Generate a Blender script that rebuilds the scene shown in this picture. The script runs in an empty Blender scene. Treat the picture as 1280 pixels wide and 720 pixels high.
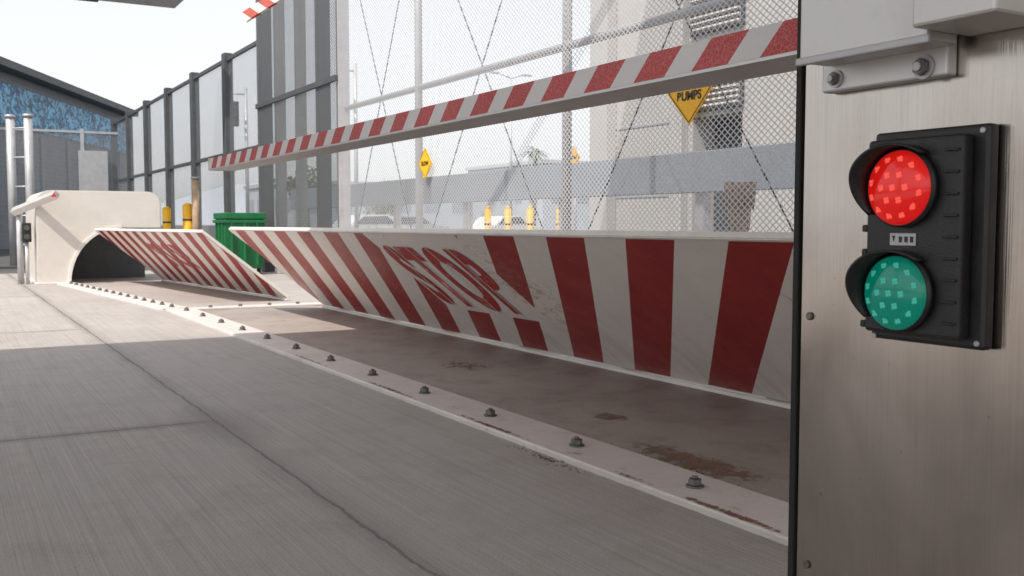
import bpy, bmesh, math, random
from mathutils import Vector, Matrix, Euler
random.seed(7)
S=bpy.context.scene
S.view_settings.view_transform='Standard'
S.view_settings.look='None'
S.view_settings.exposure=0

# ---------------------------------------------------------------- materials
class N:
    def __init__(s,mat):
        s.t=mat.node_tree; s.n=s.t.nodes; s.l=s.t.links
    def new(s,typ,**kw):
        n=s.n.new(typ)
        for k,v in kw.items(): setattr(n,k,v)
        return n
    def link(s,a,b): s.l.new(a,b)
    def val(s,inp,v):
        if isinstance(v,bpy.types.NodeSocket): s.link(v,inp)
        else: inp.default_value=v
    def math(s,op,a,b=0.0,c=None,clamp=False):
        n=s.new('ShaderNodeMath',operation=op); n.use_clamp=clamp
        s.val(n.inputs[0],a); s.val(n.inputs[1],b)
        if c is not None: s.val(n.inputs[2],c)
        return n.outputs[0]
    def mix(s,f,a,b):
        n=s.new('ShaderNodeMix',data_type='RGBA')
        s.val(n.inputs[0],f)
        s.val(n.inputs[6],a if isinstance(a,bpy.types.NodeSocket) else (*a[:3],1))
        s.val(n.inputs[7],b if isinstance(b,bpy.types.NodeSocket) else (*b[:3],1))
        return n.outputs[2]
    def noise(s,vec,scale,detail=3,rough=.6,dist=0):
        n=s.new('ShaderNodeTexNoise'); n.inputs['Scale'].default_value=scale
        n.inputs['Detail'].default_value=min(detail,5); n.inputs['Roughness'].default_value=rough
        n.inputs['Distortion'].default_value=dist
        if vec is not None: s.link(vec,n.inputs['Vector'])
        return n.outputs['Fac']
    def ramp(s,f,a,b,lo=0.0,hi=1.0):
        n=s.new('ShaderNodeMapRange'); n.clamp=True
        s.val(n.inputs[0],f); n.inputs[1].default_value=a; n.inputs[2].default_value=b
        n.inputs[3].default_value=lo; n.inputs[4].default_value=hi
        return n.outputs[0]
    def mapping(s,vec,scale):
        n=s.new('ShaderNodeMapping'); n.inputs['Scale'].default_value=scale
        s.link(vec,n.inputs['Vector']); return n.outputs[0]
    def bump(s,h,strength,dist=.01):
        n=s.new('ShaderNodeBump'); n.inputs['Strength'].default_value=strength
        n.inputs['Distance'].default_value=dist
        s.link(h,n.inputs['Height']); return n.outputs[0]

def base(name):
    m=bpy.data.materials.new(name); m.use_nodes=True
    k=N(m); p=k.n['Principled BSDF']
    tc=k.new('ShaderNodeTexCoord')
    return m,k,p,tc

def simple(name,col,rough=.5,metal=0,var=.15,scale=6,bump=.0,dirt=0,dirtcol=(.12,.09,.07)):
    m,k,p,tc=base(name)
    f=k.noise(tc.outputs['Object'],scale,3,.65)
    lo=tuple(c*(1-var) for c in col); hi=tuple(min(1,c*(1+var)) for c in col)
    c=k.mix(k.ramp(f,.3,.7),lo,hi)
    if dirt>0:
        d=k.noise(tc.outputs['Object'],scale*.7,5,.75,.5)
        c=k.mix(k.math('MULTIPLY',k.ramp(d,.55,.7),dirt),c,dirtcol)
    k.link(c,p.inputs['Base Color'])
    k.link(k.ramp(f,.3,.7,max(.02,rough-.08),min(1,rough+.08)),p.inputs['Roughness'])
    p.inputs['Metallic'].default_value=metal
    if bump>0: k.link(k.bump(k.noise(tc.outputs['Object'],scale*12,2),bump,.004),p.inputs['Normal'])
    return m

def sepxyz(k,v):
    n=k.new('ShaderNodeSeparateXYZ'); k.link(v,n.inputs[0]); return n.outputs

def concrete_mat(name,c1,c2,joints=False,streak=1.0,stain=.5):
    m,k,p,tc=base(name); o=tc.outputs['Object']
    big=k.noise(o,.55,4,.6,.3); med=k.noise(o,3.5,5,.7,.4); fine=k.noise(o,110,2,.7)
    st=k.noise(k.mapping(o,(26,.30,1)),1.0,4,.65,.1)
    st2=k.noise(k.mapping(o,(105,.7,1)),1.0,3,.7,.05)
    c=k.mix(k.ramp(big,.32,.68),c1,c2)
    dark=tuple(x*.55 for x in c1)
    c=k.mix(k.math('MULTIPLY',k.ramp(st,.5,.75),.4*streak),c,dark)
    c=k.mix(k.math('MULTIPLY',k.ramp(st2,.52,.66),.40*streak),c,tuple(min(1,x*1.3) for x in c2))
    c=k.mix(k.math('MULTIPLY',k.ramp(st2,.48,.36),.35*streak),c,dark)
    c=k.mix(k.math('MULTIPLY',k.ramp(med,.48,.70),stain),c,(c1[0]*.6,c1[1]*.55,c1[2]*.5))
    c=k.mix(k.ramp(fine,.54,.74,0,.55),c,tuple(x*.45 for x in c1))
    h=k.math('ADD',k.math('MULTIPLY',st2,1.0*streak),k.math('MULTIPLY',fine,.6))
    if joints:
        x,y,z=sepxyz(k,o)
        wob=k.math('MULTIPLY',k.math('SUBTRACT',med,.5),.05)
        jx=k.math('ABSOLUTE',k.math('ADD',k.math('SUBTRACT',x,1.2),wob))
        fy=k.math('SUBTRACT',k.math('FLOORED_MODULO',k.math('ADD',y,2.55-5.1+51),5.1),2.55)
        jy=k.math('ABSOLUTE',k.math('ADD',fy,wob))
        jd=k.math('MINIMUM',jx,k.math('ADD',jy,k.math('MULTIPLY',k.math('GREATER_THAN',x,1.22),9)))
        stainj=k.math('MULTIPLY',k.ramp(jd,.0,.10,1,0),k.ramp(big,.35,.6,.25,.65))
        c=k.mix(stainj,c,(c1[0]*.5,c1[1]*.48,c1[2]*.47))
        groove=k.ramp(jd,.002,.011,1,0)
        c=k.mix(k.math('MULTIPLY',groove,.65),c,(.06,.055,.05))
        h=k.math('SUBTRACT',h,k.math('MULTIPLY',groove,1.2))
        bx=k.math('POWER',k.math('SUBTRACT',x,1.2),2); by=k.math('POWER',k.math('DIVIDE',k.math('SUBTRACT',y,5.0),2.6),2)
        bl=k.ramp(k.math('ADD',k.math('ADD',bx,by),k.math('MULTIPLY',med,.05)),.02,.085,.5,0)
        c=k.mix(bl,c,(c1[0]*.5,c1[1]*.48,c1[2]*.47))
    k.link(c,p.inputs['Base Color'])
    k.link(k.ramp(big,.3,.7,.5,.75),p.inputs['Roughness'])
    k.link(k.bump(h,.6,.006),p.inputs['Normal'])
    return m

def paint_white(name,rust=.6,col=(.78,.74,.69),dirt=.2):
    m,k,p,tc=base(name); o=tc.outputs['Object']
    n1=k.noise(o,2.2,5,.7,.4); n2=k.noise(o,9,5,.8,.6)
    c=k.mix(k.ramp(n1,.35,.7),col,tuple(x*.85 for x in col))
    c=k.mix(k.math('MULTIPLY',k.ramp(n2,.55,.72),dirt),c,(.30,.24,.19))
    r=k.math('MULTIPLY',k.ramp(n2,.66,.70),rust)
    c=k.mix(r,c,(.20,.07,.03))
    k.link(c,p.inputs['Base Color'])
    k.link(k.ramp(n1,.3,.7,.35,.55),p.inputs['Roughness'])
    k.link(k.bump(n2,.1,.004),p.inputs['Normal'])
    return m

RED=(.34,.018,.02); WHT=(.80,.745,.695)
def stripe_mat(name,phase,period,duty,slant,red=RED,white=WHT,box=None,refl=False,wear=1.0):
    m,k,p,tc=base(name)
    u,v,_=sepxyz(k,tc.outputs['UV']); o=tc.outputs['Object']
    n2=k.noise(o,8,5,.8,.8)
    wob=k.math('MULTIPLY',k.math('SUBTRACT',n2,.5),.006 if not refl else .0)
    t=k.math('SUBTRACT',k.math('ADD',u,wob),k.math('MULTIPLY',v,slant))
    fr=k.math('FRACT',k.math('DIVIDE',k.math('ADD',t,-phase+period*50),period))
    isr=k.math('LESS_THAN',fr,duty)
    n1=k.noise(o,1.6,5,.7,.3)
    if box:
        inb=k.math('MULTIPLY',k.math('MULTIPLY',k.math('GREATER_THAN',u,box[0]),k.math('LESS_THAN',u,box[1])),
                   k.math('MULTIPLY',k.math('GREATER_THAN',v,box[2]),k.math('LESS_THAN',v,box[3])))
        isr=k.math('MULTIPLY',isr,k.math('SUBTRACT',1,inb))
    rr=k.mix(k.ramp(n1,.35,.7),red,tuple(x*.8 for x in red))
    ww=k.mix(k.ramp(n1,.35,.7),white,tuple(x*.90 for x in white))
    c=k.mix(isr,ww,rr)
    if wear>0:
        sc=k.noise(k.mapping(o,(1,.35,1)),14,5,.8,1.6)
        c=k.mix(k.math('MULTIPLY',k.ramp(n2,.57,.74),.25*wear),c,(.27,.20,.16))
        c=k.mix(k.ramp(n2,.70,.73,0,.8),c,(.16,.06,.03))
        c=k.mix(k.ramp(sc,.67,.69,0,.65),c,(.46,.37,.33))
        dr=k.noise(k.mapping(o,(1,9,.8)),2,4,.7)
        dd=k.math('MULTIPLY',k.ramp(v,.6,1.46,0,1),k.ramp(dr,.45,.7,0,.3*wear))
        c=k.mix(dd,c,(.22,.17,.13))
        q1=k.math('POWER',k.math('DIVIDE',k.math('SUBTRACT',u,5.55),.35),2)
        q2=k.math('POWER',k.math('DIVIDE',k.math('SUBTRACT',v,.55),.5),2)
        sf=k.math('MULTIPLY',k.ramp(k.math('ADD',q1,q2),0,1.4,1,0),k.ramp(sc,.50,.60,0,.75))
        c=k.mix(sf,c,(.30,.17,.11))
    if refl:
        vo=k.new('ShaderNodeTexVoronoi'); vo.feature='DISTANCE_TO_EDGE'; vo.inputs['Scale'].default_value=110
        k.link(tc.outputs['UV'],vo.inputs['Vector'])
        c=k.mix(k.ramp(vo.outputs['Distance'],.02,.10,.16,0),c,(.8,.76,.74))
    k.link(c,p.inputs['Base Color'])
    k.link(k.ramp(n1,.3,.7,.3,.5),p.inputs['Roughness'])
    k.link(k.bump(n2,.08,.004),p.inputs['Normal'])
    return m

def mesh_mat(name,a,t,col,metal=.3,squash=1.0):
    m,k,p,tc=base(name)
    x,y,z=sepxyz(k,tc.outputs['Object'])
    h=k.math('ADD',x,y)
    zz=k.math('MULTIPLY',z,squash)
    d1=k.math('FRACT',k.math('DIVIDE',k.math('ADD',k.math('ADD',h,zz),500),a))
    d2=k.math('FRACT',k.math('DIVIDE',k.math('ADD',k.math('SUBTRACT',h,zz),500),a))
    w=k.math('MAXIMUM',k.math('LESS_THAN',d1,t),k.math('LESS_THAN',d2,t))
    p.inputs['Base Color'].default_value=(*col,1); p.inputs['Roughness'].default_value=.5
    p.inputs['Metallic'].default_value=metal
    tr=k.new('ShaderNodeBsdfTransparent'); mx=k.new('ShaderNodeMixShader')
    k.link(w,mx.inputs[0]); k.link(tr.outputs[0],mx.inputs[1]); k.link(p.outputs[0],mx.inputs[2])
    k.link(mx.outputs[0],k.n['Material Output'].inputs['Surface'])
    return m

def steel_mat():
    m,k,p,tc=base('brushed_stainless'); o=tc.outputs['Object']
    br2=k.noise(k.mapping(o,(1,340,3.0)),1,3,.6)
    sm=k.noise(k.mapping(o,(1,2.6,.8)),1.6,2,.5,.3); bl=k.noise(k.mapping(o,(1,2.2,1.4)),2.2,4,.6,.5)
    c=k.mix(k.ramp(bl,.3,.7),(.44,.395,.355),(.58,.53,.485))
    c=k.mix(k.ramp(br2,.45,.8,0,.22),c,(.28,.25,.22))
    sp=k.noise(o,70,2,.6)
    c=k.mix(k.ramp(sp,.74,.78,0,.4),c,(.16,.13,.11))
    k.link(c,p.inputs['Base Color']); p.inputs['Metallic'].default_value=1
    k.link(k.ramp(bl,.3,.7,.14,.26),p.inputs['Roughness'])
    k.link(k.bump(k.math('ADD',k.math('MULTIPLY',br2,.10),k.math('MULTIPLY',sm,6.0)),.28,.012),p.inputs['Normal'])
    return m

def brick_mat(name,c1,c2,mortar,scale=1.0):
    m,k,p,tc=base(name)
    b=k.new('ShaderNodeTexBrick'); b.inputs['Scale'].default_value=scale
    b.inputs['Color1'].default_value=(*c1,1); b.inputs['Color2'].default_value=(*c2,1); b.inputs['Mortar'].default_value=(*mortar,1)
    b.inputs['Mortar Size'].default_value=.012; b.inputs['Brick Width'].default_value=.4; b.inputs['Row Height'].default_value=.2
    k.link(tc.outputs['UV'],b.inputs['Vector'])
    n=k.noise(tc.outputs['Object'],.6,4)
    k.link(k.mix(k.ramp(n,.3,.7,0,.25),b.outputs['Color'],tuple(x*.6 for x in c1)),p.inputs['Base Color'])
    p.inputs['Roughness'].default_value=.85
    return m

def emit_mat(name,col,e,rough=.25):
    m,k,p,tc=base(name)
    f=k.noise(tc.outputs['Object'],40,3)
    k.link(k.mix(f,col,tuple(c*.7 for c in col)),p.inputs['Base Color']); p.inputs['Roughness'].default_value=rough
    p.inputs['Emission Color'].default_value=(*col,1); p.inputs['Emission Strength'].default_value=e
    return m

# ---------------------------------------------------------------- geometry helpers
def group(name,loc=(0,0,0),rz=0):
    e=bpy.data.objects.new(name,None); S.collection.objects.link(e)
    e.location=loc; e.rotation_euler=(0,0,rz); e.empty_display_size=.2
    return e
def add(name,me,mat,parent=None,smooth=False):
    ob=bpy.data.objects.new(name,me); S.collection.objects.link(ob)
    if mat: me.materials.append(mat)
    if parent: ob.parent=parent
    if smooth:
        for f in me.polygons: f.use_smooth=True
    return ob
def box(name,lo,hi,mat,parent=None,bev=0.0,seg=2,rot=None,pivot=None):
    bm=bmesh.new(); bmesh.ops.create_cube(bm,size=1)
    c=[(a+b)/2 for a,b in zip(lo,hi)]; s=[abs(b-a) for a,b in zip(lo,hi)]
    for v in bm.verts: v.co=Vector((v.co.x*s[0],v.co.y*s[1],v.co.z*s[2]))
    if bev>0: bmesh.ops.bevel(bm,geom=bm.edges[:],offset=bev,segments=seg,affect='EDGES',profile=.5)
    if rot is not None: bmesh.ops.transform(bm,matrix=Euler(rot).to_matrix().to_4x4(),verts=bm.verts)
    for v in bm.verts: v.co+=Vector(c)
    me=bpy.data.meshes.new(name); bm.to_mesh(me); bm.free()
    return add(name,me,mat,parent)
def cyl(name,a,b,r,mat,parent=None,r2=None,seg=16,smooth=True,bev=0):
    a=Vector(a); b=Vector(b); d=b-a
    bm=bmesh.new(); bmesh.ops.create_cone(bm,cap_ends=True,segments=seg,radius1=r,radius2=r if r2 is None else r2,depth=d.length)
    if bev>0:
        es=[e for e in bm.edges if abs(e.verts[0].co.z-e.verts[1].co.z)<1e-6]
        bmesh.ops.bevel(bm,geom=es,offset=bev,segments=2,affect='EDGES')
    M=Matrix.Translation((a+b)/2)@d.to_track_quat('Z','Y').to_matrix().to_4x4()
    bmesh.ops.transform(bm,matrix=M,verts=bm.verts)
    me=bpy.data.meshes.new(name); bm.to_mesh(me); bm.free()
    ob=add(name,me,mat,parent)
    if smooth:
        for f in me.polygons: f.use_smooth=len(f.vertices)<=4
    return ob
def quad(name,pts,uvs,mat,parent=None,sub=0):
    bm=bmesh.new(); vs=[bm.verts.new(p) for p in pts]; f=bm.faces.new(vs)
    uvl=bm.loops.layers.uv.new('UVMap')
    for l,uv in zip(f.loops,uvs): l[uvl].uv=uv
    me=bpy.data.meshes.new(name); bm.to_mesh(me); bm.free()
    return add(name,me,mat,parent)
def prism(name,prof,axis,lo,hi,mat,parent=None,bev=0):
    bm=bmesh.new()
    def P(p,t):
        if axis=='Y': return (p[0],t,p[1])
        if axis=='X': return (t,p[0],p[1])
        return (p[0],p[1],t)
    A=[bm.verts.new(P(p,lo)) for p in prof]; B=[bm.verts.new(P(p,hi)) for p in prof]
    n=len(prof); bm.faces.new(A); bm.faces.new(B[::-1])
    for i in range(n): bm.faces.new((A[i],B[i],B[(i+1)%n],A[(i+1)%n]))
    bmesh.ops.recalc_face_normals(bm,faces=bm.faces)
    if bev>0:
        es=[e for e in bm.edges if len(e.link_faces)==2 and e.calc_face_angle(0)>.6]
        bmesh.ops.bevel(bm,geom=es,offset=bev,segments=2,affect='EDGES')
    me=bpy.data.meshes.new(name); bm.to_mesh(me); bm.free()
    return add(name,me,mat,parent)
def text_mesh(name,body,M,size,mat,parent,offset=0.0,space=1.0):
    cu=bpy.data.curves.new(name,'FONT'); cu.body=body; cu.size=size; cu.offset=offset; cu.space_character=space
    cu.align_x='CENTER'; cu.align_y='CENTER'
    ob=bpy.data.objects.new(name+'_tmp',cu); S.collection.objects.link(ob)
    dg=bpy.context.evaluated_depsgraph_get()
    me=bpy.data.meshes.new_from_object(ob.evaluated_get(dg))
    bpy.data.objects.remove(ob)
    me.transform(M); me.materials.clear()
    me.name=name
    return add(name,me,mat,parent)

# ---------------------------------------------------------------- common materials
M_conc=concrete_mat('concrete_broomed',(.38,.345,.32),(.45,.415,.385),joints=True,streak=.8,stain=.3)
M_conc2=concrete_mat('concrete_smooth',(.32,.28,.255),(.42,.375,.34),streak=.2,stain=.5)
M_asph=simple('asphalt',(.085,.083,.08),.9,var=.25,scale=1.2,bump=.3)
M_white=paint_white('white_painted_steel',.3,dirt=.15)
M_strip=paint_white('white_strip_paint',.9,(.70,.65,.61),.4)
M_cream=simple('cream_paint',(.62,.58,.53),.45,var=.05,scale=3,dirt=.1)
M_bolt=simple('bolt_steel',(.20,.19,.18),.45,.8,.3,40,.2)
M_steel=steel_mat()
M_galv=simple('galvanised_steel',(.50,.50,.51),.45,.3,.1,5)
M_alu=simple('aluminium_plate',(.62,.605,.59),.40,.5,.06,9,dirt=.08)
M_black=simple('black_plastic',(.016,.016,.017),.42,var=.3,scale=30,bump=.15)
M_rubber=simple('black_rubber',(.012,.012,.012),.7,var=.3,scale=20)
M_dark=simple('dark_painted_steel',(.09,.095,.10),.55,.3,.2,4)
M_yellow=simple('yellow_paint',(.85,.45,.015),.5,var=.06,scale=8,dirt=.1)
M_green=simple('green_paint',(.01,.15,.05),.5,var=.15,scale=6,dirt=.2)
M_wallb=simple('beige_wall',(.46,.44,.42),.8,var=.05,scale=1.2)
M_shadeb=simple('grey_panel',(.28,.31,.35),.7,var=.08,scale=1.5)

# ---------------------------------------------------------------- world + sun
w=bpy.data.worlds.new('World'); S.world=w; w.use_nodes=True
nt=w.node_tree; sky=nt.nodes.new('ShaderNodeTexSky'); sky.sky_type='NISHITA'; sky.sun_disc=False
sundir=Vector((-.50,-.28,.82)).normalized()
sky.sun_elevation=math.asin(sundir.z); sky.sun_rotation=math.atan2(sundir.x,sundir.y)
sky.dust_density=2.0; sky.air_density=1.0; sky.ozone_density=1.0
hs=nt.nodes.new('ShaderNodeHueSaturation'); hs.inputs['Saturation'].default_value=.25; hs.inputs['Value'].default_value=1.6
nt.links.new(sky.outputs[0],hs.inputs['Color'])
hz=nt.nodes.new('ShaderNodeMix'); hz.data_type='RGBA'; hz.inputs[0].default_value=.5
nt.links.new(hs.outputs[0],hz.inputs[6]); hz.inputs[7].default_value=(6.3,6.35,6.6,1)   # high thin overcast haze
bg=nt.nodes['Background']; nt.links.new(hz.outputs[2],bg.inputs[0]); bg.inputs[1].default_value=.15
L=bpy.data.lights.new('sun','SUN'); L.energy=4.4; L.angle=math.radians(.6); L.color=(1,.94,.87)
so=bpy.data.objects.new('sun',L); S.collection.objects.link(so); so.location=(-10,-5,20)
so.rotation_euler=sundir.to_track_quat('Z','Y').to_euler()

# ---------------------------------------------------------------- camera
cam=bpy.data.cameras.new('camera'); co=bpy.data.objects.new('camera',cam); S.collection.objects.link(co)
cam.sensor_width=36; cam.lens=36*1244/1280; cam.clip_end=5000; cam.clip_start=.05
cam.dof.use_dof=True; cam.dof.focus_distance=2.2; cam.dof.aperture_fstop=16
co.location=(0,0,1)
co.rotation_euler=Euler((math.radians(90-3.68),0,math.radians(-30)),'XYZ')
S.camera=co

# ---------------------------------------------------------------- ground
quad('ground',[(-1500,-1500,-.008),(1500,-1500,-.008),(1500,1500,-.008),(-1500,1500,-.008)],[(0,0)]*4,M_asph)
quad('concrete_pavement',[(-30,-14,0),(6.6,-14,0),(6.6,22.5,0),(-30,22.5,0)],[(0,0)]*4,M_conc)
quad('barrier_pit_floor',[(2.52,-1,.004),(3.97,-1,.004),(3.97,12.2,.004),(2.52,12.2,.004)],[(0,0)]*4,M_conc2)
box('kerb',(6.6,-14,0),(6.8,40,.14),M_conc2,None,.02)
quad('sidewalk',[(6.8,-14,.12),(8.8,-14,.12),(8.8,40,.12),(6.8,40,.12)],[(0,0)]*4,M_conc2)

# ---------------------------------------------------------------- anchor strips with bolts
def strip(name,w0,length,y0,spacing,loc,rz,first=0.0):
    g=group(name,loc,rz)
    bm=bmesh.new(); nseg=int(length/.05); rows=[]
    prof=[(-w0/2,.0),(-w0/2,.018),(-w0/2+.007,.026),(w0/2-.007,.026),(w0/2,.018),(w0/2,0)]
    for i in range(nseg+1):
        y=y0+length*i/nseg; j=random.uniform(-.0025,.0025)
        rows.append([bm.verts.new((px+(j if abs(px)>w0/2-.001 else 0),y,pz)) for px,pz in prof])
    for a,b in zip(rows,rows[1:]):
        for q in range(len(prof)-1): bm.faces.new((a[q],a[q+1],b[q+1],b[q]))
    bm.faces.new(rows[0][::-1]); bm.faces.new(rows[-1])
    bmesh.ops.recalc_face_normals(bm,faces=bm.faces)
    me=bpy.data.meshes.new('plate'); bm.to_mesh(me); bm.free()
    add('plate',me,M_strip,g)
    y=first; i=0
    while y<y0+length-.1:
        a=random.uniform(0,1)
        cyl('washer_%d'%i,(0,y,.026),(0,y,.033),.034,M_bolt,g,seg=20)
        bm=bmesh.new(); bmesh.ops.create_cone(bm,cap_ends=True,segments=6,radius1=.026,radius2=.026,depth=.024)
        bmesh.ops.rotate(bm,verts=bm.verts,matrix=Matrix.Rotation(a,3,'Z'))
        bmesh.ops.bevel(bm,geom=bm.edges[:],offset=.0025,segments=1,affect='EDGES')
        bmesh.ops.translate(bm,verts=bm.verts,vec=(0,y,.045))
        me=bpy.data.meshes.new('nut'); bm.to_mesh(me); bm.free(); add('nut_%d'%i,me,M_bolt,g)
        cyl('stud_%d'%i,(0,y,.057),(0,y,.066),.011,M_bolt,g,seg=10)
        y+=spacing; i+=1
    return g
near_strip=strip('anchor_strip',.30,12.6,-.7,.79,(2.41,0,0),0,first=.445)
strip('anchor_strip',.30,6.1,0,.40,(2.38,11.95,0),math.radians(5),first=.15)
g=group('cross_strip')
box('plate',(2.57,11.72,0.004),(4.1,11.95,.026),M_strip,g,.005)
for i,x in enumerate([2.75,3.1,3.45,3.8]):
    cyl('bolt_%d'%i,(x,11.83,.026),(x,11.83,.05),.024,M_bolt,g,seg=6,smooth=False)

def debris(name,cx,cy,rx,ry,n,mat,z=.004):
    bm=bmesh.new()
    for i in range(n):
        a=random.uniform(0,6.28); r=abs(random.gauss(0,.5))
        x=cx+math.cos(a)*r*rx; y=cy+math.sin(a)*r*ry; s=random.uniform(.0015,.005)
        M=Matrix.Translation((x,y,z+s*.2))@Euler((random.random()*.6,random.random()*.6,random.random()*3)).to_matrix().to_4x4()@Matrix.Diagonal((s,s*random.uniform(.5,2.6),s*.3,1))
        bmesh.ops.create_icosphere(bm,subdivisions=1,radius=1,matrix=M)
    me=bpy.data.meshes.new(name); bm.to_mesh(me); bm.free(); return add(name,me,mat)
M_debris=simple('dry_leaf_debris',(.16,.11,.075),.9,var=.5,scale=60)
debris('leaf_debris',2.22,3.55,.045,.4,150,M_debris,0)
debris('leaf_debris',2.62,3.05,.06,.5,90,M_debris)
def stain_sheet(name,cx,cy,rx,ry,z,thr=.5,par=None,c1=(.12,.06,.04),c2=(.36,.22,.15),sc=16,fall=.28):
    m,k,p,tc=base(name+'_mat')
    x,y,_=sepxyz(k,tc.outputs['UV'])
    r=k.math('ADD',k.math('POWER',x,2),k.math('POWER',y,2))
    n=k.noise(tc.outputs['Object'],sc,5,.75,1.0)
    f=k.ramp(k.math('SUBTRACT',n,k.math('MULTIPLY',r,fall)),thr-.06,thr+.04,0,.8)
    k.link(k.mix(k.noise(tc.outputs['Object'],45,3),c1,c2),p.inputs['Base Color']); p.inputs['Roughness'].default_value=.9
    tr=k.new('ShaderNodeBsdfTransparent'); mx=k.new('ShaderNodeMixShader')
    k.link(f,mx.inputs[0]); k.link(tr.outputs[0],mx.inputs[1]); k.link(p.outputs[0],mx.inputs[2])
    k.link(mx.outputs[0],k.n['Material Output'].inputs['Surface'])
    quad(name,[(cx-rx,cy-ry,z),(cx+rx,cy-ry,z),(cx+rx,cy+ry,z),(cx-rx,cy+ry,z)],[(-1,-1),(1,-1),(1,1),(-1,1)],m,par)
stain_sheet('rust_stain',2.72,3.2,.15,.5,.008,.42)
stain_sheet('rust_stain',2.98,4.15,.10,.14,.008,.42)
stain_sheet('rust_stain',3.2,6.2,.25,.5,.008,.52)
# irregular rust bleeding along the front edge of the strip
rc=dict(par=None,c1=(.10,.035,.02),c2=(.30,.12,.06),sc=26,fall=.22)
for y,ry,th in ((2.48,.26,.36),(3.02,.16,.46),(4.15,.42,.44),(5.35,.5,.46),(6.9,.7,.50)):
    stain_sheet('rust_stain',2.285,y,.020,ry,.0285,th,**rc)

# ---------------------------------------------------------------- wedge barriers
def barrier(name,loc,rz,length,topz,mat,textspec,smat):
    g=group(name,loc,rz)
    B=Vector((0,0,.035)); T=Vector((-1.12,0,topz)); e=(B-T); Ls=e.length; e.normalize()
    nrm=Vector((0,1,0)).cross(e)
    if nrm.z>0: nrm=-nrm
    th=.04
    def P(s,y,o): return T+e*s+Vector((0,y,0))+nrm*o
    bm=bmesh.new()
    vs=[[bm.verts.new(P(s,y,o)) for (s,o) in ((0,0),(Ls,0),(Ls,-th),(0,-th))] for y in (0,length)]
    bm.faces.new(vs[0]); bm.faces.new(vs[1][::-1])
    for i in range(4): bm.faces.new((vs[0][i],vs[1][i],vs[1][(i+1)%4],vs[0][(i+1)%4]))
    bmesh.ops.recalc_face_normals(bm,faces=bm.faces)
    bmesh.ops.bevel(bm,geom=bm.edges[:],offset=.005,segments=2,affect='EDGES')
    me=bpy.data.meshes.new('slab'); bm.to_mesh(me); bm.free(); add('slab',me,M_white,g)
    pts=[P(.015,.01,.003),P(Ls-.02,.01,.003),P(Ls-.02,length-.01,.003),P(.015,length-.01,.003)]
    Y0=loc[1]
    quad('striped_face',pts,[(Y0+.01,.02),(Y0+.01,Ls-.02),(Y0+length-.01,Ls-.02),(Y0+length-.01,.02)],mat,g)
    box('bottom_angle',(-.03,0,.006),(.02,length,.03),M_white,g,.003)
    n=int(length/1.3)
    for i in range(n):
        y=.5+i*(length-1)/max(1,n-1)
        cyl('hinge_%d'%i,(.07,y-.12,.04),(.07,y+.12,.04),.03,M_bolt,g)
        prism('rib_%d'%i,[(.06,.03),(-.45,.45),(.16,.03)],'Y',y-.01,y+.01,M_white,g)
    for i,y in enumerate((length/2,length-.6)):
        cyl('hydraulic_strut_%d'%i,(.35,y,.05),(-.40,y,topz*.52),.035,M_bolt,g)
    if textspec:
        (yc,sc,wd,ht)=textspec
        y=yc-Y0
        X=Vector((0,-1,0)); Yv=-e; Z=X.cross(Yv)
        c=P(sc,y,.007)
        R=Matrix((X,Yv,Z)).transposed().to_4x4()
        tmp=text_mesh('stop_lettering','STOP',Matrix.Identity(4),1,smat,g,.040,1.12)
        me=tmp.data; xs=[v.co.x for v in me.vertices]; ys=[v.co.y for v in me.vertices]
        w_=max(xs)-min(xs); h_=max(ys)-min(ys); cx=(max(xs)+min(xs))/2; cy=(max(ys)+min(ys))/2
        me.transform(Matrix.Translation(c)@R@Matrix.Diagonal((wd/w_,ht/h_,1,1))@Matrix.Translation((-cx,-cy,0)))
        for i,f in enumerate((-.375,-.125,.125,.37)):
            yy=y-f*wd
            a=P(sc-ht*.52,yy-.007,.010);b=P(sc-ht*.52,yy+.007,.010);c2=P(sc+ht*.52,yy+.007,.010);d=P(sc+ht*.52,yy-.007,.010)
            quad('stencil_bridge_%d'%i,[a,b,c2,d],[(0,0)]*4,M_white,g)
    return g
M_redtxt=simple('red_lettering',(.38,.022,.022),.5,var=.15,scale=9,dirt=.7,dirtcol=(.60,.50,.45))
m1=stripe_mat('barrier_stripes',4.20,.72,.51,1.42/1.46,box=(5.70,7.28,-.1,.98),wear=1.0)
m2=stripe_mat('barrier_stripes_far',.1,.5,.5,.97)
barrier('wedge_barrier',(3.97,2.1,0),0,9.24,.94,m1,(6.54,.54,1.40,.76),M_redtxt)
barrier('wedge_barrier',(3.93,12.65,0),math.radians(5.5),5.5,.90,m2,(15.3,.6,1.4,.6),M_redtxt)

# ---------------------------------------------------------------- far machinery housing
g=group('barrier_drive_housing')
prof=[(1.43,0),(1.93,0)]
for i in range(15):
    a=math.pi-math.pi/2*i/14
    prof.append((2.75+.82*math.cos(a),.93*math.sin(a)))
prof.append((3.40,.93))
for i in range(9):
    a=math.pi/2*i/8; prof.append((3.40-.22+.22*math.cos(a),1.56-.22+.22*math.sin(a)))
for i in range(9):
    a=math.pi/2+math.pi/2*i/8; prof.append((1.43+.22+.22*math.cos(a),1.56-.22+.22*math.sin(a)))
prism('shell',prof,'Y',18.15,20.4,M_cream,g,.015)
box('inner_back',(1.9,19.7,0),(3.38,19.75,.95),M_dark,g)
bm=bmesh.new(); rows=[]
for i in range(17):
    a=math.pi-math.pi/2*i/16; c,s=math.cos(a),math.sin(a)
    rows.append([bm.verts.new((2.75+(.82+d)*c,y,(.93+d)*s)) for d,y in ((.0,18.15),(.05,18.15),(.05,18.11),(.0,18.11))])
for a,b in zip(rows,rows[1:]):
    for q in range(4): bm.faces.new((a[q],a[(q+1)%4],b[(q+1)%4],b[q]))
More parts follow.
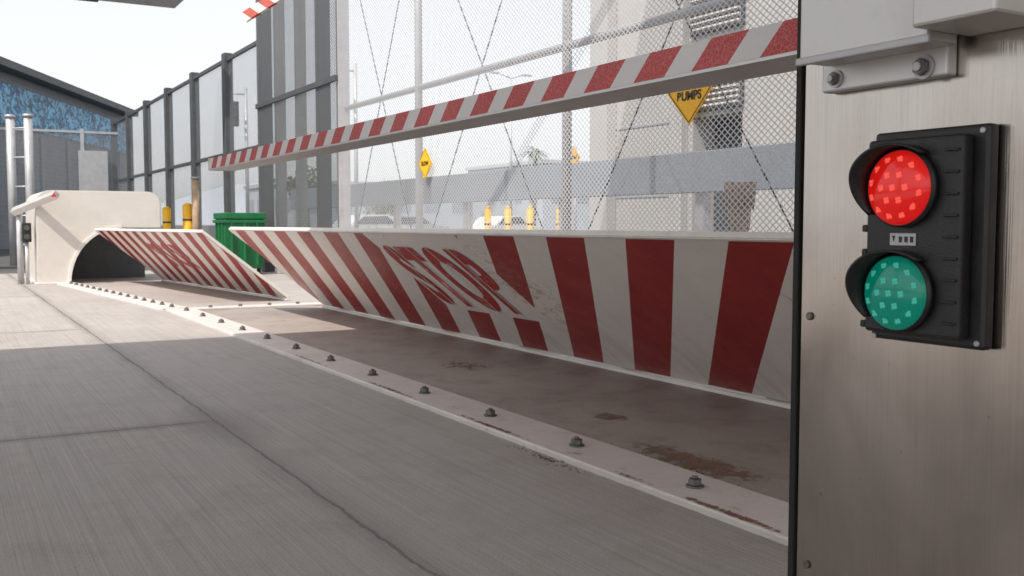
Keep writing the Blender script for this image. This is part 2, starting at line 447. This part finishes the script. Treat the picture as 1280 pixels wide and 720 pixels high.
bmesh.ops.recalc_face_normals(bm,faces=bm.faces)
me=bpy.data.meshes.new('arch_rim'); bm.to_mesh(me); bm.free(); add('arch_rim',me,M_white,g)
box('base_plate',(1.38,18.0,0.0),(1.95,20.5,.03),M_strip,g,.005)
g=group('boom_barrier_arm')
cyl('post',(1.20,18.5,0),(1.20,18.5,1.30),.05,M_galv,g)
cyl('beam',(1.12,18.48,1.20),(1.70,17.72,1.475),.075,M_alu,g,seg=4,smooth=False)
cyl('red_marker',(1.66,17.66,1.46),(1.655,17.64,1.46),.05,simple('red_marker',(.6,.03,.02),.5),g,seg=3,smooth=False)
g=group('traffic_signal')
box('body',(1.22,18.25,.70),(1.36,18.4,1.02),M_black,g,.015)
cyl('lens_top',(1.29,18.25,.94),(1.29,18.235,.94),.045,M_dark,g)
cyl('lens_bottom',(1.29,18.25,.79),(1.29,18.235,.79),.045,M_dark,g)
cyl('stem',(1.29,18.33,0),(1.29,18.33,.70),.03,M_galv,g)

# ---------------------------------------------------------------- near boom arm
m3=stripe_mat('arm_stripes',1.54,.2106,.55,1.0,red=(.52,.02,.016),white=(.72,.70,.69),refl=True,wear=0)
g=group('boom_barrier_arm')
ax,az0,az1,ay0,ay1=1.45,1.3285,1.3975,.98,6.2
box('beam',(ax,ay0,az0),(ax+.165,ay1,az1),M_alu,g,.006)
quad('reflective_tape',[(ax-.002,ay0,az1-.001),(ax-.002,ay0,az0+.006),(ax-.002,ay1-.004,az0+.006),(ax-.002,ay1-.004,az1-.001)],
     [(ay0,0),(ay0,.065),(ay1,.065),(ay1,0)],m3,g)
box('bottom_lip',(ax-.004,ay0,az0-.002),(ax+.012,ay1,az0+.005),M_alu,g)
box('end_cap',(ax-.003,ay1,az0-.003),(ax+.168,ay1+.012,az1+.003),M_white,g,.003)

# ---------------------------------------------------------------- steel cabinet
g=group('steel_cabinet')
box('shell',(1.05,-.9,0.02),(2.0,1.008,1.9),M_steel,g,.004)
box('plinth',(1.08,-.88,0),(1.98,1.0,.02),M_black,g)
box('edge_gasket',(1.046,1.009,.02),(1.12,1.019,1.9),M_rubber,g,.002)
box('top_cap',(1.03,-.92,1.9),(2.02,1.03,1.93),M_steel,g,.004)
def hexbolt(nm,y,z,r,x,g):
    cyl(nm+'_washer',(x,y,z),(x-.003,y,z),r*1.35,M_galv,g,seg=24)
    cyl(nm,(x-.003,y,z),(x-.003-r*.8,y,z),r,M_bolt,g,seg=6,smooth=False,bev=r*.12)
    cyl(nm+'_tip',(x-.003-r*.8,y,z),(x-.006-r*.9,y,z),r*.5,M_galv,g,seg=12)
for i,(y,z) in enumerate([(.988,.872),(.985,.52),(.985,1.6)]):
    cyl('screw_%d'%i,(1.05,y,z),(1.046,y,z),.0055,M_bolt,g,seg=14,bev=.001)
g=group('arm_mounting_bracket')
box('plate',(1.030,.766,1.174),(1.049,.957,1.34),M_alu,g,.003)
hexbolt('bolt_1',.932,1.190,.0085,1.030,g); hexbolt('bolt_2',.797,1.187,.0105,1.030,g)
box('hub_box',(.975,.752,1.207),(1.0295,.945,1.52),M_alu,g,.004)
box('motor_box',(.945,.648,1.217),(1.048,.7505,1.52),M_alu,g,.004)
box('hub_lip',(.972,.748,1.204),(.98,.949,1.214),M_galv,g,.002)

# ---------------------------------------------------------------- red/green signal on cabinet
g=group('traffic_signal')
box('back_plate',(1.030,.708,.855),(1.0485,.868,1.114),M_black,g,.005,3)
box('body',(1.008,.726,.866),(1.0299,.860,1.103),M_black,g,.005,3)
for i,z in enumerate((.885,.91,.935,.96,.985,1.01,1.035,1.06,1.085)):
    box('rib_%d'%i,(1.004,.729,z-.0015),(1.0085,.748,z+.0015),M_black,g,.001)
for i,z in enumerate((.87,.90,.93,.96,.99,1.02,1.05,1.08)):
    box('side_rib_%d'%i,(1.010,.860,z),(1.028,.868,z+.009),M_black,g,.002)
for i,(y,z) in enumerate([(.716,1.106),(.716,.863),(.860,.859)]):
    cyl('screw_%d'%i,(1.030,y,z),(1.0265,y,z),.0034,M_galv,g,seg=14,bev=.0008)
def lens(nm,y,z,r,col,dot,e):
    lm=emit_mat(nm+'_glass',col,e*.6,.10); dm=emit_mat(nm+'_led',dot,e*.55,.15)
    cyl(nm+'_ring',(1.008,y,z),(.996,y,z),r*1.06,M_black,g,seg=48,bev=.002)
    bm=bmesh.new(); bmesh.ops.create_uvsphere(bm,u_segments=48,v_segments=24,radius=1)
    for v in list(bm.verts):
        if v.co.z<-.01: bm.verts.remove(v)
    bmesh.ops.transform(bm,matrix=Matrix.Translation((.9965,y,z))@Matrix.Rotation(-math.pi/2,4,'Y')@Matrix.Diagonal((r,r,.013,1)),verts=bm.verts)
    me=bpy.data.meshes.new(nm); bm.to_mesh(me); bm.free(); add(nm,me,lm,g,True)
    bm=bmesh.new()
    pts=[(0,0)]+[(.38*math.cos(i*math.pi/3),.38*math.sin(i*math.pi/3)) for i in range(6)]+[(.76*math.cos(i*math.pi/6+.2),.76*math.sin(i*math.pi/6+.2)) for i in range(12)]
    for a,b in pts:
        rr=math.hypot(a,b); hx=.013*math.sqrt(max(0,1-rr*rr))
        for q in range(4):
            an=q*1.571+.6; da=.055*math.cos(an); db=.055*math.sin(an)
            bmesh.ops.create_icosphere(bm,subdivisions=2,radius=1,matrix=Matrix.Translation((.9968-hx,y+(a+da)*r,z+(b+db)*r))@Matrix.Diagonal((.0011,.0024,.0024,1)))
    me=bpy.data.meshes.new(nm+'_leds'); bm.to_mesh(me); bm.free(); add(nm+'_leds',me,dm,g,True)
    bm=bmesh.new(); inn=[];out=[]
    n=40; a0=math.radians(-38); a1=math.radians(128)
    R=r*1.09
    for i in range(n+1):
        t=i/n; a=a0+(a1-a0)*t
        ln=.012+.028*math.sin(min(1,t*2.2)*math.pi/2)*math.sin(min(1,(1-t)*1.5)*math.pi/2)
        c,s=math.cos(a),math.sin(a)
        inn.append((bm.verts.new((1.007,y+R*c,z+R*s)),bm.verts.new((1.004-ln,y+R*c*1.02,z+R*s*1.02))))
        out.append((bm.verts.new((1.007,y+(R+.003)*c,z+(R+.003)*s)),bm.verts.new((1.004-ln,y+(R+.003)*c*1.02,z+(R+.003)*s*1.02))))
    for i in range(n):
        bm.faces.new((inn[i][0],inn[i][1],inn[i+1][1],inn[i+1][0]))
        bm.faces.new((out[i][0],out[i+1][0],out[i+1][1],out[i][1]))
        bm.faces.new((inn[i][1],out[i][1],out[i+1][1],inn[i+1][1]))
    for i in (0,n): bm.faces.new((inn[i][0],out[i][0],out[i][1],inn[i][1]))
    bmesh.ops.recalc_face_normals(bm,faces=bm.faces)
    me=bpy.data.meshes.new(nm+'_visor'); bm.to_mesh(me); bm.free(); add(nm+'_visor',me,M_black,g,True)
lens('red_lens',.802,1.043,.0445,(.60,.008,.006),(1,.10,.07),1.0)
lens('green_lens',.804,.917,.0445,(.0,.19,.13),(.05,.44,.32),.7)
box('label',(1.0065,.785,.974),(1.0078,.822,.989),M_galv,g,.0005)
prism('label_arrow',[(.814,.986),(.818,.986),(.816,.979)],'X',1.0058,1.0063,M_black,g)
for i in range(3):
    box('label_mark_%d'%i,(1.0060,.788+i*.008,.978),(1.0064,.7925+i*.008,.985),M_black,g)

# ---------------------------------------------------------------- fence
M_mesh=mesh_mat('expanded_mesh',.075,.22,(.52,.53,.55),.1,1.25)
M_meshd=mesh_mat('dark_mesh',.07,.45,(.13,.135,.14),.2,1.2)
M_meshm=mesh_mat('mid_mesh',.09,.28,(.22,.23,.24),.2,1.2)
def vplane(nm,x,y0,y1,z0,z1,mat,g):
    return quad(nm,[(x,y0,z0),(x,y1,z0),(x,y1,z1),(x,y0,z1)],[(y0,z0),(y1,z0),(y1,z1),(y0,z1)],mat,g)
g=group('security_fence')
vplane('mesh',6.0,1.5,16.1,.15,6.6,M_mesh,g)
for i,y in enumerate((1.5,5.4,9.3,13.2)):
    cyl('post_%d'%i,(6.07,y,0),(6.07,y,6.7),.055,M_galv,g)
for i,z in enumerate((.2,2.95,5.9)):
    cyl('rail_%d'%i,(6.07,1.5,z),(6.07,16.1,z),.045,M_galv,g)
for i in range(3):
    y=1.5+3.9*(i+.02)
    cyl('brace_a%d'%i,(6.09,y,.3),(6.09,y+3.9,5.8),.008,M_dark,g,seg=6)
    cyl('brace_b%d'%i,(6.11,y+3.9,.3),(6.11,y,5.8),.008,M_dark,g,seg=6)
cyl('brace_a4',(6.09,13.2,.3),(6.09,16.1,5.8),.008,M_dark,g,seg=6)
cyl('brace_b4',(6.11,16.1,.3),(6.11,13.2,5.8),.008,M_dark,g,seg=6)
g=group('sliding_gate')
vplane('mesh_front',5.9,16.1,20.9,.2,8.2,M_meshd,g)
for i,(y,wd) in enumerate(((16.15,.09),(17.15,.22),(18.4,.08),(19.7,.10),(20.75,.38))):
    box('post_%d'%i,(5.92,y-wd/2,0),(6.13,y+wd/2,8.3),M_dark if i in(1,4) else M_galv,g,.01)
for i,z in enumerate((.3,3.4,6.6)): box('rail_%d'%i,(5.86,16.1,z),(5.92,20.9,z+.1),M_dark,g,.005)
g=group('mesh_fence')
vplane('mesh',6.05,21,40,.1,4.85,M_meshm,g)
for i in range(6):
    y=23.9+i*3.45
    box('post_%d'%i,(5.95,y-.14,0),(6.15,y+.14,5.0),M_dark,g,.01)
for i,z in enumerate((.3,2.6,4.8)): box('rail_%d'%i,(6.0,21,z),(6.06,41,z+.09),M_dark,g,.005)
g=group('mesh_fence')
quad('mesh',[(-14,40,.1),(6,40,.1),(6,40,4.4),(-14,40,4.4)],[(0,0)]*4,M_meshm,g)
for i in range(7): box('post_%d'%i,(-13.9+i*3.1,39.95,0),(-13.78+i*3.1,40.05,4.5),M_galv,g)
box('rail_0',(-14,39.97,4.35),(6,40.03,4.43),M_galv,g)
box('panel',(4.6,39.8,2.2),(5.6,39.85,3.7),M_galv,g)
g=group('gate_posts')
for i,(x,y) in enumerate(((1.62,27),(1.98,26.6))):
    cyl('post_%d'%i,(x,y,0),(x,y,3.55),.10,M_galv,g); cyl('cap_%d'%i,(x,y,3.55),(x,y,3.62),.12,M_galv,g)
for i in range(5): cyl('bar_%d'%i,(1.62,27,.5+i*.7),(1.98,26.6,.5+i*.7),.02,M_galv,g)

g=group('guard_rail')
box('panel',(8.2,3,1.39),(8.3,26,1.90),M_shadeb,g,.01)
for i in range(8): box('post_%d'%i,(8.3,3.2+i*3.2,.0),(8.42,3.35+i*3.2,1.9),M_galv,g)

# ---------------------------------------------------------------- signs
def diamond(name,x,y,z,hd,lines,post=True,ztop=None):
    g=group(name)
    prism('plate',[(y-hd,z),(y,z+hd),(y+hd,z),(y,z-hd)],'X',x,x+.006,M_yellow,g)
    b=hd*.93;c=hd*.89
    bm=bmesh.new()
    o=[bm.verts.new((x-.003,y+a,z+d)) for a,d in ((-b,0),(0,b),(b,0),(0,-b))]
    i_=[bm.verts.new((x-.003,y+a,z+d)) for a,d in ((-c,0),(0,c),(c,0),(0,-c))]
    for q in range(4): bm.faces.new((o[q],o[(q+1)%4],i_[(q+1)%4],i_[q]))
    me=bpy.data.meshes.new('border'); bm.to_mesh(me); bm.free(); add('border',me,M_black,g)
    R=Matrix(((0,0,-1),(-1,0,0),(0,1,0))).to_4x4()
    for k_,t in enumerate(lines):
        text_mesh('legend_%d'%k_,t,Matrix.Translation((x-.004,y,z+(len(lines)-1)*hd*.19-k_*hd*.34))@R,hd*.36,M_black,g,.004)
    if post: cyl('post',(x+.04,y,0),(x+.04,y,z+hd),.025,M_galv,g)
diamond('bump_sign',5.93,7.07,2.20,.31,['SPEED','BUMPS'],False)
diamond('warning_sign',5.93,12.7,1.84,.225,['SLOW'],False)
diamond('warning_sign',9.2,13.9,2.1,.2,['SLOW'],True)

# ---------------------------------------------------------------- bollards, bins etc
def bollard(x,y,h,r=.085,z=0):
    g=group('bollard')
    cyl('tube',(x,y,z),(x,y,h-.05),r,M_yellow,g)
    cyl('cap',(x,y,h-.05),(x,y,h),r,M_yellow,g,r2=r*.45)
    cyl('band',(x,y,h*.72),(x,y,h*.75),r*1.03,M_dark,g)
for x,y in ((9.25,17.8),(9.6,17.6),(9.95,17.4),(10.35,17.2),(10.9,16.95)): bollard(x,y,1.36,.07)
bollard(4.8,24.9,1.42,.10); bollard(5.25,24.7,1.5,.12)
g=group('wooden_post')
cyl('shaft',(5.4,24.5,0),(5.4,24.5,2.08),.10,simple('timber',(.42,.30,.2),.8,var=.2,scale=6),g,r2=.085)
cyl('top',(5.4,24.5,2.08),(5.4,24.5,2.12),.11,M_galv,g)
g=group('green_dumpster')
prism('body',[(19.6,.12),(20.3,.12),(20.4,1.1),(19.5,1.1)],'X',4.86,5.62,M_green,g,.015)
box('lid',(4.84,19.47,1.1),(5.64,20.43,1.22),M_green,g,.015)
box('rim',(4.82,19.48,1.02),(5.66,20.42,1.08),M_green,g,.01)
for i in range(3): box('rib_%d'%i,(4.83,19.7+i*.25,.2),(4.86,19.75+i*.25,1.02),M_green,g,.005)
for i in range(3): box('front_rib_%d'%i,(4.95+i*.25,19.48,.2),(4.99+i*.25,19.57,1.02),M_green,g,.005)
for i,(x,y) in enumerate(((4.92,19.7),(5.54,19.7),(4.92,20.2),(5.54,20.2))): cyl('wheel_%d'%i,(x-.02,y,.07),(x+.02,y,.07),.07,M_rubber,g)
g=group('palm_stump')
M_bark=simple('bark',(.36,.27,.20),.9,var=.35,scale=16,bump=.8)
bm=bmesh.new(); rings=[]
for j in range(15):
    t=j/14; r=.10+.02*math.sin(t*9)+(.06*max(0,t-.8)/.2 if t>.8 else 0)+(.05*(1-t)**4)
    rings.append([bm.verts.new((7.05+math.cos(i/14*6.283)*r*random.uniform(.88,1.12),7.6+math.sin(i/14*6.283)*r*random.uniform(.88,1.12),1.42*t)) for i in range(14)])
for a,b in zip(rings,rings[1:]):
    for i in range(14): bm.faces.new((a[i],a[(i+1)%14],b[(i+1)%14],b[i]))
bm.faces.new(rings[-1]); me=bpy.data.meshes.new('trunk'); bm.to_mesh(me); bm.free(); add('trunk',me,M_bark,g,True)
for i in range(14):
    a=i/14*6.283; cyl('boot_%d'%i,(7.05+math.cos(a)*.12,7.6+math.sin(a)*.12,1.15+.03*(i%3)),(7.05+math.cos(a)*.15,7.6+math.sin(a)*.15,1.34+.03*(i%4)),.022,M_bark,g,r2=.012,seg=6)

# ---------------------------------------------------------------- right building
g=group('beige_building')
box('wall_lower_a',(14,16.55,0),(20,19.8,10),M_wallb,g)
box('wall_lower_b',(14,3,0),(20,15.05,10),M_wallb,g)
box('wall_over_door',(14.01,15.05,3.25),(20,16.55,10),M_wallb,g)
box('door_recess',(14.6,15.05,0),(14.65,16.55,3.25),M_dark,g)
box('pilaster_a',(13.7,19.3,0),(14,20.0,10.2),M_wallb,g,.02)
box('pilaster_b',(13.8,16.7,0),(14,17.1,10),M_wallb,g,.02)
box('band',(13.88,3,4.3),(13.995,16.6,4.5),M_galv,g)
for i,z in enumerate((1.6,3.2,4.8,6.4,8.0)):
    box('joint_%d'%i,(13.985,17.1,z),(13.998,19.3,z+.03),M_shadeb,g)
box('parapet',(13.8,2.8,10),(20.2,20.1,10.4),M_galv,g)
for z0,z1,nm in ((4.95,5.9,'upper'),(3.35,4.2,'lower')):
    box('louver_frame_'+nm,(13.93,15.0,z0),(13.99,16.6,z1),M_dark,g)
    n=7
    for i in range(n):
        z=z0+.06+(z1-z0-.1)*i/n
        box('slat_%s_%d'%(nm,i),(13.87,15.06,z),(13.95,16.54,z+.05),M_wallb,g,rot=(0,.5,0))
for i in range(3):
    box('window_frame_%d'%i,(13.96,6+i*2.8,2.6),(13.99,7.6+i*2.8,3.8),M_galv,g)
    box('window_glass_%d'%i,(13.94,6.08+i*2.8,2.68),(13.955,7.52+i*2.8,3.72),M_dark,g)

# ---------------------------------------------------------------- left building with blue mural band
g=group('warehouse')
dr=Vector((5.6,12.2,0)).normalized(); pr=Vector((-dr.y,dr.x,0))
M_brick=brick_mat('grey_block',(.22,.24,.27),(.27,.29,.32),(.36,.37,.39),1.0)
def fq(nm,t0,t1,z0,z1,off,mat):
    a=P0+dr*t0-pr*off; b=P0+dr*t1-pr*off
    return quad(nm,[(a.x,a.y,z0),(b.x,b.y,z0),(b.x,b.y,z1),(a.x,a.y,z1)],[(t0,z0),(t1,z0),(t1,z1),(t0,z1)],mat,g)
k_=1.32
P0=Vector((1.6*k_,33.7*k_,0)); H=1+4.87*k_; L0,L1=-22,13.6*k_
M_blue,kk,pp,tc=base('blue_mural')
nz=kk.noise(kk.mapping(tc.outputs['UV'],(.9,1.6,1)),1.2,3,.6,2.5)
cc=kk.mix(kk.ramp(nz,.46,.50),(.03,.17,.36),(.20,.50,.72))
nz2=kk.noise(kk.mapping(tc.outputs['UV'],(1.2,1.0,1)),1.1,3,.6,3.0)
kk.link(kk.mix(kk.ramp(nz2,.52,.56,0,.85),cc,(.03,.05,.10)),pp.inputs['Base Color'])
fq('wall',L0,L1,0,H-.3,0,M_brick)
fq('mural_band',L0,L1-.2,H-2.4,H-.75,.05,M_blue)
for i in range(12):
    t=L0+i*(L1-L0)/12
    fq('pier_%d'%i,t,t+.18,0,H-2.5,.12,M_shadeb)
a=P0+dr*L0;b=P0+dr*L1
bm=bmesh.new()
def V(p,o,z): q=p-pr*o; return bm.verts.new((q.x,q.y,z))
A=[V(a,.7,H-.3),V(a,.7,H),V(a,-16,H+1.5),V(a,-16,H-.3)];Bq=[V(b,.7,H-.3),V(b,.7,H),V(b,-16,H+1.5),V(b,-16,H-.3)]
bm.faces.new(A);bm.faces.new(Bq[::-1])
for i in range(4): bm.faces.new((A[i],Bq[i],Bq[(i+1)%4],A[(i+1)%4]))
bmesh.ops.recalc_face_normals(bm,faces=bm.faces)
me=bpy.data.meshes.new('roof'); bm.to_mesh(me); bm.free(); add('roof',me,M_dark,g)
q0=b; q1=b+pr*16
quad('end_wall',[(q0.x,q0.y,0),(q1.x,q1.y,0),(q1.x,q1.y,H-.3),(q0.x,q0.y,H-.3)],[(0,0),(16,0),(16,6),(0,6)],M_brick,g)

# ---------------------------------------------------------------- canopies (shade the near part)
M_roof=simple('roof_sheet',(.72,.71,.70),.6,var=.05,scale=2)
g=group('canopy')
box('deck',(-8.5,-7,5.1),(5.6,6.9,5.35),M_roof,g,.02)
box('fascia',(-8.55,6.9,4.95),(5.65,7.0,5.5),M_galv,g)
for i in range(5): box('beam_%d'%i,(-8.5,-6.5+i*3,4.9),(5.5,-6.3+i*3,5.1),M_galv,g)
for i,(x,y) in enumerate(((-7,-5.5),(4.9,-5.5),(-7,5.5))): box('column_%d'%i,(x-.12,y-.12,0),(x+.12,y+.12,4.9),M_galv,g,.01)
g=group('canopy')
box('deck',(-10,22.9,5.98),(4.95,24.2,6.3),M_galv,g,.02)
box('beam',(-10,23.4,5.82),(3.2,23.6,5.98),M_dark,g)
for i,x in enumerate((-9.5,-4)): box('column_%d'%i,(x-.12,23.3,0),(x+.12,23.6,5.9),M_galv,g)
g=group('clearance_bar')
A=Vector((3.28,12.1,3.47)); Bv=Vector((5.45,7.1,5.0)); d=(Bv-A); ln=d.length; d.normalize()
up=Vector((0,0,1)); n_=d.cross(up).normalized(); u2=n_.cross(d).normalized()
m4=stripe_mat('clear_stripes',0,.30,.5,1.0,red=(.55,.08,.05),refl=True,wear=0)
for sgn in (-1,1):
    o=n_*(.02*sgn)
    quad('face_%d'%(sgn+1),[A+o-u2*.065,Bv+o-u2*.065,Bv+o+u2*.065,A+o+u2*.065],[(0,.13),(ln,.13),(ln,0),(0,0)],m4,g)
cyl('core',A+d*.02,Bv,.018,M_alu,g)

# ---------------------------------------------------------------- far background
def traffic_light(x,y,z):
    g=group('traffic_light')
    cyl('pole',(x+.5,y,0),(x+.5,y,z+1.2),.09,M_galv,g,r2=.07)
    cyl('arm',(x+.5,y,z+.9),(x-.1,y,z+.9),.04,M_galv,g)
    box('head',(x-.2,y-.15,z-.55),(x+.15,y+.15,z+.55),M_black,g,.03)
    for i in range(3):
        cyl('lens_%d'%i,(x-.02,y-.15,z+.35-.35*i),(x-.02,y-.2,z+.35-.35*i),.12,M_dark,g)
        cyl('hood_%d'%i,(x-.02,y-.15,z+.43-.35*i),(x-.02,y-.35,z+.41-.35*i),.06,M_black,g)
traffic_light(14.2,38,6.2); traffic_light(11.7,45,5.9)
def lamp(x,y,z):
    g=group('street_lamp')
    cyl('pole',(x,y,0),(x,y,z),.12,M_galv,g,r2=.07)
    for s_ in (-1,1):
        cyl('arm_%d'%(s_+1),(x,y,z),(x+s_*1.0,y,z+.3),.05,M_galv,g)
        box('head_%d'%(s_+1),(x+s_*1.4-.4,y-.12,z+.25),(x+s_*1.4+.4,y+.12,z+.4),M_galv,g,.03)
lamp(38,66,12)
def leaves(bm,c,rad,n,s0,s1,sq=.7):
    for i in range(n):
        v=Vector((random.gauss(0,1),random.gauss(0,1),random.gauss(0,1))).normalized()*rad*random.random()**.4
        v.z*=sq; p=Vector(c)+v; s=random.uniform(s0,s1)
        R=Euler((random.random()*6,random.random()*6,random.random()*6)).to_matrix()
        vs=[bm.verts.new(p+R@Vector(q)*s) for q in ((-1,0,0),(0,-.5,0),(1,0,0),(0,.5,0))]
        bm.faces.new(vs)
M_leaf=simple('foliage',(.12,.15,.09),.7,var=.45,scale=1.5)
def tree(name,x,y,h,r):
    g=group(name); cyl('trunk',(x,y,0),(x,y,h*.55),.16,M_bark,g,r2=.09)
    bm=bmesh.new()
    for i in range(11):
        a=random.random()*6.28; q=random.uniform(.1,.7)*r
        c=(x+math.cos(a)*q,y+math.sin(a)*q,h*random.uniform(.5,.88))
        leaves(bm,c,r*random.uniform(.3,.5),130,.07,.16)
        cyl('limb_%d'%i,(x,y,h*.42),c,.06,M_bark,g,r2=.02,seg=6)
    me=bpy.data.meshes.new('crown'); bm.to_mesh(me); bm.free(); add('crown',me,M_leaf,g)
tree('tree',20,60,4.6,2.2); tree('tree',27,63,4.0,2.0)
M_frond=simple('palm_foliage',(.22,.25,.22),.8,var=.2,scale=1)  # green lightened to paint in haze on the distant palm
def palm(x,y,h):
    g=group('palm_tree'); cyl('trunk',(x,y,0),(x+.2,y,h),.2,M_bark,g,r2=.13)
    bm=bmesh.new()
    for i in range(34):
        a=random.random()*6.28; el=random.uniform(-.7,1.2); L_=random.uniform(1.0,1.5)
        prev=None
        for j in range(9):
            t=j/8; p=Vector((x+.2+math.cos(a)*L_*t*math.cos(el),y+math.sin(a)*L_*t*math.cos(el),h+L_*t*math.sin(el)-.9*t*t))
            w_=.16*(1-t*.8); sd=Vector((-math.sin(a),math.cos(a),0))*w_
            cur=(bm.verts.new(p-sd+Vector((0,0,-w_*.6))),bm.verts.new(p),bm.verts.new(p+sd+Vector((0,0,-w_*.6))))
            if prev:
                bm.faces.new((prev[0],prev[1],cur[1],cur[0])); bm.faces.new((prev[1],prev[2],cur[2],cur[1]))
            prev=cur
    me=bpy.data.meshes.new('fronds'); bm.to_mesh(me); bm.free(); add('fronds',me,M_frond,g)
palm(40,66,6.6)
def bldg(name,x0,y0,x1,y1,h,mat):
    g=group(name); box('walls',(x0,y0,0),(x1,y1,h),mat,g)
    box('parapet',(x0-.2,y0-.2,h),(x1+.2,y1+.2,h+.35),M_galv,g)
    n=int((x1-x0)/3)
    for i in range(n):
        box('window_%d'%i,(x0+1+i*3,y0-.04,h*.45),(x0+2.6+i*3,y0-.02,h*.75),M_shadeb,g)
    m=int((y1-y0)/3)
    for i in range(m):
        box('side_window_%d'%i,(x0-.04,y0+1+i*3,h*.45),(x0-.02,y0+2.6+i*3,h*.75),M_shadeb,g)
M_far=simple('hazed_wall',(.42,.45,.49),.9,var=.05,scale=.3)  # distance haze is put into this wall colour
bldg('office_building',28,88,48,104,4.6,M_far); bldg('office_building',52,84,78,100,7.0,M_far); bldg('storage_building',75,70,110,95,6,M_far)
bm=bmesh.new(); prev=None
for i in range(81):
    a=math.radians(-20+i*1.5); R_=900; h=24+12*math.sin(i*.31)+6*math.sin(i*.83+1)
    p=(math.sin(a)*R_,math.cos(a)*R_)
    cur=(bm.verts.new((p[0],p[1],-2)),bm.verts.new((p[0]*1.1,p[1]*1.1,h)),bm.verts.new((p[0]*1.25,p[1]*1.25,-2)))
    if prev:
        bm.faces.new((prev[0],cur[0],cur[1],prev[1])); bm.faces.new((prev[1],cur[1],cur[2],prev[2]))
    prev=cur
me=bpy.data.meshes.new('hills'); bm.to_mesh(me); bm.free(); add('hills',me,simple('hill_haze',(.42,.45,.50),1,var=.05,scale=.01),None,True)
def car(x,y,rz,col):
    g=group('parked_car',(x,y,0),rz)
    mc=simple('car_paint',col,.3,.2,.03,3)
    prof=[(-2.2,.35),(-2.25,.7),(-2.1,.88),(-1.55,.95),(-.95,1.38),(.35,1.42),(1.05,.98),(1.95,.85),(2.2,.65),(2.2,.35)]
    prism('body',[(p[0],p[1]) for p in prof],'Y',-.85,.85,mc,g,.05)
    gl=[(-1.35,.98),(-.9,1.32),(.32,1.36),(.85,1.0)]
    prism('side_glass',gl,'Y',-.858,.858,M_dark,g)
    for i,(a_,b_) in enumerate(((-1.35,-.8),(1.35,-.8),(-1.35,.8),(1.35,.8))): cyl('wheel_%d'%i,(a_,b_-.1,.33),(a_,b_+.1,.33),.33,M_rubber,g,seg=20)
car(16.9,42,.2,(.6,.6,.6)); car(20.5,46,.1,(.35,.36,.38)); car(25.5,45,.3,(.7,.7,.68))
